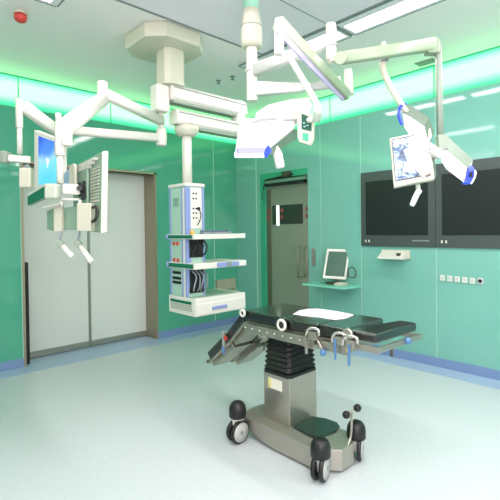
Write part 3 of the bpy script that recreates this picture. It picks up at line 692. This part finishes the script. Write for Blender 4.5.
# outlets
names = ['first', 'second', 'third', 'fourth', 'fifth']
ys = [onX(x, 278, XR).y for x in (442.6, 450, 457.4, 465, 472.6)]
z = .965
first = thing('wall_socket', (XR, ys[0], z), 'white square wall socket, first from the left in the row under the right screen', 'wall socket', 'white square sockets in the row')
w = MB(); w.box((XR-.012, ys[0]-.026, z-.03), (XR-.0005, ys[0]+.026, z+.03)); w.done('socket_plate', 'white', first, .004)
w = MB(); w.box((XR-.014, ys[0]-.013, z-.016), (XR-.0115, ys[0]+.013, z+.016)); w.done('socket_insert', mat('socket_insert', (190, 205, 200), .5), first)
for i in range(1, 5):
    c = copy_thing(first); c.location = (XR, ys[i], z-.002*i); c['label'] = 'white square wall socket, %s from the left in the row under the right screen' % names[i]
y = onX(480.6, 281, XR).y; z = onX(480.6, 281, XR).z
t = thing('round_outlet', (XR, y, z), 'grey outlet with a round black hole at the right end of the socket row', 'wall outlet')
MB().box((XR-.012, y-.027, z-.032), (XR-.0005, y+.027, z+.032)).done('outlet_plate', mat('outlet_plate', (196, 200, 205), .4), t, .008)
MB().cyl((XR-.016, y, z), (XR-.011, y, z), .018, n=20).done('outlet_hole', 'gap', t)
# steel switch plate beside the glass door
y = onX(314, 257, XR).y; za, zb = onX(314, 266.5, XR).z, onX(314, 248, XR).z
t = thing('door_switch', (XR, y, (za+zb)/2), 'long narrow steel switch plate on the wall beside the steel door', 'door switch')
w = MB(); pr = []
for k in range(24):
    a = 2*math.pi*k/24; pr.append((XR, y+.028*math.cos(a), (zb-.028 if math.sin(a) > 0 else za+.028)+.028*math.sin(a)))
w.prism(pr, (-.012, 0, 0)); w.done('switch_plate', 'steel', t, .002)
MB().box((XR-.016, y-.012, (za+zb)/2-.02), (XR-.012, y+.012, (za+zb)/2+.02)).done('switch_button', 'greyplastic', t, .003)

# shelf with the little monitor
zs = onX(361.6, 285.5, XR).z
pf = onZ(343.4, 288.2, zs); pl = onZ(302, 283.6, zs)
yl = pl.y
t = thing('wall_shelf', (XR, 3.3, zs), 'teal wall shelf carrying a small monitor beside the steel door', 'wall shelf')
yr = onX(361.8, 285.5, XR).y
MB().prism([(XR-.0005, yr, zs-.02), (pf.x, pf.y, zs-.02), (pl.x, pl.y, zs-.02), (XR-.0005, pl.y+.0, zs-.02)], (0, 0, .022)).done('shelf_board', 'teal_shelf', t, .003)
MB().box((XR-.02, yr+.04, zs-.05), (XR-.0005, pl.y-.04, zs-.02)).done('shelf_bracket', 'teal_shelf', t)
zt = zs+.002
base = onZ(339, 284, zt)
dm = base.dot(F)-CAM.dot(F)
t = thing('desk_monitor', base, 'small white framed monitor with a dark green screen standing on the wall shelf', 'monitor')
m0, m1, m2, m3 = at(327.2, 248.6, dm+.03), at(350.2, 249.4, dm+.0), at(346, 279.6, dm-.07), at(322.4, 278.2, dm-.05)
nm = (m1-m0).cross(m3-m0).normalized()
if nm.dot(CAM-m0) < 0: nm = -nm
mm = lambda u, v, o=0: (m0*(1-u)+m1*u)*(1-v)+(m3*(1-u)+m2*u)*v+nm*o
MB().prism([m0, m1, m2, m3], -nm*.03).done('housing', 'white', t, .006)
scr = mat('monitor_dark_green', (46, 92, 74), .15)
MB().prism([mm(.09, .09, .001), mm(.91, .09, .001), mm(.91, .91, .001), mm(.09, .91, .001)], nm*.002).done('screen', scr, t)
MB().prism([mm(.3, .5, -.03), mm(.7, .5, -.03), mm(.7, .98, -.03), mm(.3, .98, -.03)], -nm*.04).done('back_housing', 'lampgrey', t, .008)
w = MB(); w.lathe((base.x, base.y, zt), [(.11, 0), (.11, .012), (.085, .022), (.03, .03)], n=24); w.done('foot', 'cream', t)
w = MB(); w.bar((base.x, base.y, zt+.02), mm(.5, .92, -.04), .06, .03); w.done('neck', 'dark_steel', t, .006)
w = MB(); w.box((base.x-.12, base.y+.0, zt), (base.x-.05, base.y+.12, zt+.03)); w.done('connector', 'dark_steel', t, .004)
pt = onX(352, 272, XR-.06)
w = MB(); w.tube(smooth_curve([pt+V((0, .05, .03)), pt+V((0, 0, .06)), pt+V((0, -.05, .02)), pt+V((0, -.05, -.05)), pt+V((0, .0, -.07)), pt+V((0, .05, -.05)), pt+V((0, .05, .03))]), .007, 8); w.done('cable', 'dark_steel', t)
pm = onZ(353, 283.5, zt)
t = thing('computer_mouse', (pm.x, pm.y, zt), 'small black computer mouse on the wall shelf right of the small monitor', 'mouse')
w = MB(); w.loft([[(pm.x+a*k, pm.y+b*k2, zt+h) for a, b in [(math.cos(x*math.pi/6)*.035, math.sin(x*math.pi/6)*.075) for x in range(12)]] for k, k2, h in ((1, 1, 0), (1, 1, .012), (.8, .8, .026), (.4, .45, .033))], True); w.done('mouse_body', 'black', t)
MB().cyl((pm.x-.012, pm.y+.03, zt+.027), (pm.x-.012, pm.y+.045, zt+.027), .006, n=10).done('scroll_wheel', 'greyplastic', t)

# ================================================================== OPERATING TABLE
TZ = .90
XA, XB = 2.166, 2.615
t = thing('operating_table', (2.33, 2.0, 0), 'black padded operating table on a stainless steel base with four castors', 'operating table')
# base: boat shaped casting
bx0, bx1, bz, by0 = 2.08, 2.42, .15, 1.54
yl_ = onX(237.5, 413, bx0).y
w = MB()
low = [onX(px, py, bx0) for px, py in ((237.5, 418.5), (246, 427), (258.5, 439), (273, 449), (298, 461.5))]
side = [(yl_, bz)]+[(q.y, q.z) for q in low]+[(by0, low[-1].z), (by0, bz)]
cut = lambda k: [(max(y, by0+k) if y < 2.0 else min(y, yl_-k*.3), z) for y, z in side]
w.loft([[(x, y, z) for y, z in cut(k)] for x, k in ((bx0, .125), (bx0+.105, .0), (bx1-.105, 0), (bx1, .125))])
w.done('base', mat('satin_steel', (172, 168, 158), .36, .7, noise=.08, nscale=20), t, .005)
pb = onZ(290, 428, bz); PXa, PYa = pb.x, pb.y
PXb = onY(317, 414, PYa).x; PYb = onX(264, 411, PXa).y
pz = at(290, 379, (V((PXa, PYa, 0))-CAM).dot(F)).z
MB().box((PXa, PYa, bz-.01), (PXb, PYb, pz)).done('pedestal', 'steel', t, .006)
# sticker with a yellow band and grey text lines
u0 = onX(268.5, 377, PXa-.001); u1 = onX(282, 392, PXa-.001)
stk = MB().box((PXa-.002, min(u0.y, u1.y), u1.z), (PXa+.001, max(u0.y, u1.y), u0.z)).done('rating_label', 'sticker', t)
w = MB(); w.box((PXa-.0028, max(u0.y, u1.y)-.025, u1.z+.004), (PXa-.002, max(u0.y, u1.y)-.004, u0.z-.004)); w.done('yellow_band', 'yellow', stk)
# bellows
zb0, zb1 = pz, TZ-.155
w = MB(); rings = []
cxp, cyp = (PXa+PXb)/2, (PYa+PYb)/2; hx, hy = (PXb-PXa)/2, (PYb-PYa)/2
NB = 7
def rr_(k, z):
    a, b, c = hx*k, hy*k, .02
    return [(cxp+x, cyp+y, z) for x, y in ((-a+c, -b), (a-c, -b), (a, -b+c), (a, b-c), (a-c, b), (-a+c, b), (-a, b-c), (-a, -b+c))]
rings.append(rr_(1.04, zb0)); rings.append(rr_(1.04, zb0+.018))
for i in range(NB):
    f = i/NB; k = 1.02-.10*f; z = zb0+.02+(zb1-zb0-.02)*f; dz = (zb1-zb0-.02)/NB
    rings += [rr_(k-.07, z+dz*.15), rr_(k+.015, z+dz*.5), rr_(k-.07, z+dz*.9)]
rings.append(rr_(.86, zb1))
w.loft(rings); w.done('bellows', 'bellows', t)
# foot pad on the base
w = MB()
pts = [onZ(x, y, bz) for x, y in ((293, 428), (312, 417.5), (326, 419.5), (337, 423.5), (340, 427.5), (336, 432.5), (318, 439), (312, 438))]
w.prism(pts, (0, 0, .01)); w.done('foot_pad', mat('dark_glossy_pad', (22, 38, 32), .15, coat=.4), t, .003)
# castors
def castor(x, y, ang, top):
    e = bpy.data.objects.new('castor', None); e.empty_display_size = .05; e.location = V((x, y, 0))-t.location; e.parent = t; col.objects.link(e)
    b = V((x, y, 0)); dv = V((math.cos(ang), math.sin(ang), 0)); sv = V((-dv.y, dv.x, 0)); R = .080
    wc = b+V((0, 0, R))
    for s in (-1, 1):
        MB().lathe(wc+sv*(s*.010), [(R*.55, 0), (R*.97, .003), (R, .008), (R, .022), (R*.95, .027), (R*.86, .029)], sv*s, 30).done('castor_wheel', 'black', e)
        MB().lathe(wc+sv*(s*.010), [(.02, .026), (R*.84, .026), (R*.84, .030), (R*.3, .034), (R*.28, .034)], sv*s, 30).done('wheel_cover', mat('wheel_grey', (178, 180, 176), .4) if 'wg' not in M else M['wg'], e)
        MB().cyl(wc+sv*(s*.036), wc+sv*(s*.046), .014, n=14).done('axle_cap', 'greyplastic', e)
    w = MB(); w.prism([wc+dv*(-.03)+V((0, 0, -.02))-sv*.009, wc+dv*.03+V((0, 0, -.02))-sv*.009, wc+dv*.045+V((0, 0, top-.19))-sv*.009, wc-dv*.045+V((0, 0, top-.19))-sv*.009], sv*.018)
    w.lathe(b+V((0, 0, top-.125)), [(.05, 0), (.05, .02), (.035, .03)], n=24); w.done('fork', 'white', e)
    MB().lathe(b+V((0, 0, top-.115)), [(.056, 0), (.061, .006), (.061, .055), (.055, .082), (.041, .103), (.02, .113), (.001, .115)], n=28).done('castor_cap', 'black', e)
M['wg'] = mat('wheel_grey', (178, 180, 176), .4)
ca, cb_, cc_ = onZ(238, 442, 0), onZ(320.8, 479.5, 0), onZ(356.5, 459, 0)
castor(ca.x, ca.y, 0.0, .295); castor(cb_.x, cb_.y, math.radians(18), .255); castor(cc_.x, cc_.y, math.radians(24), .255); castor(2.46, 2.30, math.radians(20), .27)
# brake lever
pe = V((bx1-.11, by0-.008, bz-.06)); de = (pe-CAM).dot(F)
dl = de+.01
w = MB(); w.tube(smooth_curve([at(343.5, 460, dl-.02), at(346, 450, dl-.03), at(350.5, 437, dl), at(351.5, 425, dl), at(352.2, 412.5, dl)]), .008, 10)
lv = w.done('brake_lever', 'steel', t)
MB().tube([at(346.3, 414.6, dl), at(357.2, 408.5, dl)], .007, 8).done('lever_bar', 'steel', lv)
for (x, y) in ((346.3, 414.8), (357.4, 408)):
    c = at(x, y, dl); w = MB(); w.lathe(c-F*.018, [(.004, 0), (.020, .004), (.025, .015), (.025, .022), (.018, .034), (.004, .037)], F, 18); w.done('lever_knob', 'black', lv)
MB().prism([at(343, 457, dl-.02), at(348, 453, dl-.02), at(350, 444, dl-.02), at(343.5, 463, dl-.02)], F*.02).done('lever_plate', 'steel', lv)

# table top: frame, rails and cushions (top runs along y; -y is the head end)
def yat(px, py, z=TZ, x=XA): return onX(px, py, x).y
ya_ = yat(243.5, 310.5)                        # hinge to the leg plates
yb1, yb2 = yat(284.5, 318), yat(318, 325.5)
yb3 = yat(346.5, 331); ye = yat(376, 335.5)
TH = .074
def cushion(y0, y1, z=TZ, dz=TH, x0=XA, x1=XB, name='cushion', tz=0, tz2=0):
    w = MB(); lo = z-dz; n = 8
    w.box((x0, y0, lo), (x1, y1, z))
    for v in w.bm.verts:
        if abs(v.co.z-z) < 1e-6: v.co.z += (tz if abs(v.co.y-y0) < 1e-6 else tz2)
        else: v.co.z += (tz if abs(v.co.y-y0) < 1e-6 else tz2)
    return w.done(name, 'pad', t, .014)
cushion(yb1+.004, ya_); cushion(yb2+.004, yb1-.004); cushion(yb3+.01, yb2-.004)
hd = MB(); hd.prism([(XA, yb3+.0, TZ-.052), (XA, ye, TZ-.052), (XB+.005, ye-.02, TZ-.052), (XB+.005, yb3-.1, TZ-.052)], (0, 0, .055)); hd.done('head_cushion', 'pad', t, .014)
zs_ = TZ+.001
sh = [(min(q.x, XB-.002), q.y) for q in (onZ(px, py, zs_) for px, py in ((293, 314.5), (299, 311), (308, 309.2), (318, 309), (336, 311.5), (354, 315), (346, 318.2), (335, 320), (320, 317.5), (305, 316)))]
glare = MB().prism([(x, y, zs_) for x, y in sh], (0, 0, .003)).done('glare_patch', mat('glare_white', (245, 245, 245), .5), base=(2.5, 1.85, zs_))  # white slab put in for the glare on the cushions
tag(glare, 'white glare modelled as a thin slab on the back half of the middle cushions of the operating table', 'glare')
zr1 = TZ-TH-.006
MB().box((XA+.015, yb3-.02, zr1-.06), (XB-.015, ya_-.01, zr1)).done('top_frame', 'steel', t, .004)
# side rails, both sides
for xs in (XA-.022, XB+.004):
    w = MB(); w.box((xs, yb2+.02, zr1-.075), (xs+.018, ya_-.03, zr1-.01)); w.done('side_rail', 'steel', t, .004)
    w = MB(); w.box((xs, yb3-.03, zr1-.07), (xs+.018, yb2-.01, zr1-.015)); w.done('side_rail', 'steel', t, .004)
w = MB()
for k in range(9): 
    y = yb2+.06+k*(ya_-yb2-.1)/8; w.cyl((XA-.028, y, zr1-.04), (XA-.02, y, zr1-.04), .007, n=10)
w.done('rail_bolt', mat('bright_bolt', (214, 210, 200), .25, .7), t)
MB().prism([(XA+.02, yb2+.03, zr1-.06), (XA+.02, ya_-.09, zr1-.06), (XA+.03, ya_-.14, zr1-.12), (XA+.03, PYb-.0, TZ-.165), (XA+.03, PYa+.02, TZ-.165), (XA+.02, yb2+.06, zr1-.1)], (XB-XA-.04, 0, 0)).done('under_tray', 'steel', t, .004)
MB().box((cxp-.09, cyp-.09, TZ-.18), (cxp+.09, cyp+.09, TZ-.12)).done('lift_head', 'dark_steel', t)
# hinge rings on the near side
for (px, py, R) in ((281.5, 325, .033), (242.5, 313, .022)):
    c = onX(px, py, XA-.03); h = MB().torus(c, (1, 0, 0), R, .010, 22, 8).done('hinge_ring', 'white', t)
    MB().cyl(c+V((-.002, 0, 0)), c+V((.02, 0, 0)), R-.004, n=18).done('hinge_core', 'black', h)
# clamps and levers on the rail
def clamp(px, py, leaf):
    c = onX(px, py, XA-.035)
    cl = MB().tube(smooth_curve([c+V((0, .05, -.045)), c+V((-.006, .035, 0)), c+V((-.006, 0, .02)), c+V((0, -.045, .012)), c+V((0, -.05, -.02))]), .009, 10).done('rail_clamp', 'bolt' , t)
    MB().box((c.x-.012, c.y-.03, c.z-.055), (c.x+.025, c.y+.03, c.z-.005)).done('clamp_body', 'steel', cl, .005)
    return c, cl
c, cl = clamp(312.5, 331, 0)
MB().bar(c+V((-.012, .045, -.03)), c+V((-.012, .04, -.15)), .014, .018, up=(1, 0, 0)).done('clamp_lever', 'steel', cl, .003)
c2 = onX(323, 352.5, XA-.04); MB().lathe(c2+V((0, 0, -.022)), [(.002, 0), (.016, .006), (.021, .02), (.016, .036), (.006, .042)], n=16).done('clamp_knob', 'knobblue', cl)
MB().tube([c+V((0, -.03, -.04)), c2+V((0, 0, .01))], .007, 8).done('clamp_stem', 'steel', cl)
c, cl = clamp(339, 336, 1)
MB().bar(c+V((-.012, .02, -.02)), c+V((-.012, .02, -.145)), .014, .018, .01, .012, up=(1, 0, 0)).done('clamp_lever', 'knobblue', cl, .003)
c, cl = clamp(350, 339, 2)
MB().bar(c+V((-.012, .0, -.03)), c+V((-.012, .0, -.155)), .012, .014, up=(1, 0, 0)).done('clamp_lever', 'knobblue', cl, .003)
w = MB(); q0 = onX(348, 334, XA-.02); w.lathe(q0+V((-.015, 0, 0)), [(.03, 0), (.036, .006), (.036, .02), (.02, .025)], (1, 0, 0), 20); hg = w.done('head_hinge', 'steel', t)
w = MB(); w.box((XA-.028, yb3-.035, zr1-.045), (XA-.020, yb3-.015, zr1-.015)); w.done('warning_mark', 'yellow', hg)
# head frame under the head cushion
w = MB(); zf = TZ-.085
w.bar((XA-.005, yb3+.02, zf), (XA-.005, ye-.015, zf), .018, .036); w.bar((XB+.01, yb3-.06, zf), (XB+.01, ye-.04, zf), .018, .03)
w.bar((XA-.014, ye-.012, zf), (XB+.03, ye-.032, zf), .022, .032); w.done('head_frame', 'steel', t, .004)
kn = onY(408, 341, ye-.045)
MB().lathe((kn.x, ye-.03, kn.z), [(.006, 0), (.022, .004), (.022, .018), (.016, .03), (.002, .032)], (0, -1, 0), 16).done('end_knob', 'knobblue', t)
MB().cyl((kn.x-.15, ye-.02, zf-.06), (kn.x-.15, ye-.02, zf), .009, n=10).done('end_pin', 'dark_steel', t)
# leg plates hanging down at the far end, two legs side by side
def leg(x0, x1, drop=0, name='leg_cushion'):
    A = V((0, onX(241, 313, XA).y, onX(241, 313, XA).z)); K = V((0, onX(226.5, 332, XA).y, onX(226.5, 332, XA).z-drop)); E_ = V((0, onX(206.5, 353, XA).y, onX(206.5, 353, XA).z-drop))
    for P_, Q_ in ((A, K), (K, E_)):
        d = (Q_-P_).normalized(); n = V((0, -d.z, d.y));
        if n.z < 0: n = -n
        p = P_+d*.008; q = Q_-d*.006
        cu = MB().prism([(x0, p.y, p.z), (x0, q.y, q.z), (x0, q.y-n.y*.066, q.z-n.z*.066), (x0, p.y-n.y*.066, p.z-n.z*.066)], (x1-x0, 0, 0)).done(name, 'pad', t, .01)
        p2 = p-n*.068; q2 = q-n*.068
        pl = MB().prism([(x0+.006, p2.y, p2.z), (x0+.006, q2.y, q2.z), (x0+.006, q2.y-n.y*.06, q2.z-n.z*.06), (x0+.006, p2.y-n.y*.075, p2.z-n.z*.075)], (x1-x0-.012, 0, 0)).done('leg_plate', 'steel', t, .004)
        r = MB().bar(V((x0-.012, p2.y, p2.z))-n*.02, V((x0-.012, q2.y, q2.z))-n*.02, .012, .022, up=n).done('leg_rail', 'steel', t, .003)
    e2 = E_-((E_-K).normalized())*.0
    MB().cyl((x0+.01, E_.y+.004, E_.z-.075), (x1-.01, E_.y+.004, E_.z-.075), .014, n=12).done('leg_end_bar', 'dark_steel', t)
    return A, K, E_
A, K, E_ = leg(XA, XA+.19)
leg(XA+.255, XB, .045)
c = V((XA-.03, K.y, K.z-.02))
h = MB().bar(c+V((0, -.0, .03)), c+V((0, .0, -.10)), .016, .022, up=(1, 0, 0)).done('knee_clamp', 'bolt', t, .004)
MB().bar(c+V((-.008, .0, -.08)), c+V((-.008, -.01, -.145)), .014, .018, up=(1, 0, 0)).done('knee_lever', 'knobblue', h, .003)
MB().box((c.x-.012, c.y-.045, c.z-.03), (c.x-.002, c.y-.02, c.z+.0)).done('red_mark', 'red', h)
MB().box((XA+.19, A.y-.01, A.z-.14), (XA+.23, A.y+.12, A.z-.05)).done('leg_hinge', 'black', t, .006)
MB().cyl((XA+.185, A.y+.09, A.z-.17), (XA+.185, A.y+.09, A.z-.12), .012, n=12).done('leg_release', 'blue', t)
w = MB(); q0 = onX(242, 357, XB-.05); q1 = onX(261, 342, XB-.05); w.tube([q0, q1], .012, 10); w.tube([q0, q0+V((0, .012, .004))], .017, 10); w.done('gas_strut', 'dark_steel', t)
w = MB(); q0 = onX(264, 350, XA+.05); w.cyl(q0, q0+V((0, 0, .06)), .006, n=8); w.done('hanging_pin', 'dark_steel', t)

# ================================================================== LIGHT
def area(name, loc, size, size_y, power, color, rot=(0, 0, 0)):
    l = bpy.data.lights.new(name, 'AREA'); l.shape = 'RECTANGLE'; l.size = size; l.size_y = size_y; l.energy = power; l.color = color
    o = bpy.data.objects.new(name, l); o.location = loc; o.rotation_euler = rot; col.objects.link(o); return o
area('ceiling_lamp_near', (1.07, .9, ZC-.03), .17, 2.2, 45, (1, .90, .92))
area('ceiling_lamp_rear', (3.2, -.3, ZC-.03), .17, 2.2, 50, (1, .90, .92))
area('fill_light_overhead', (-.6, -.6, ZC-.03), 1.2, 1.2, 32, (1, .90, .92))  # added fill panel overhead, out of view behind the camera
area('fill_light_behind', (-.2, -1.6, 1.9), 1.8, 1.6, 95, (1, .87, .93), (math.radians(98), 0, -YAW-.25))  # added fill panel behind the camera, lifts the room and ceiling
wd = bpy.data.worlds.new('world'); scn.world = wd; wd.use_nodes = True
wd.node_tree.nodes['Background'].inputs[0].default_value = (.6, .75, .7, 1); wd.node_tree.nodes['Background'].inputs[1].default_value = .15
scn.view_settings.view_transform = 'Standard'; scn.view_settings.look = 'None'; scn.view_settings.exposure = .3
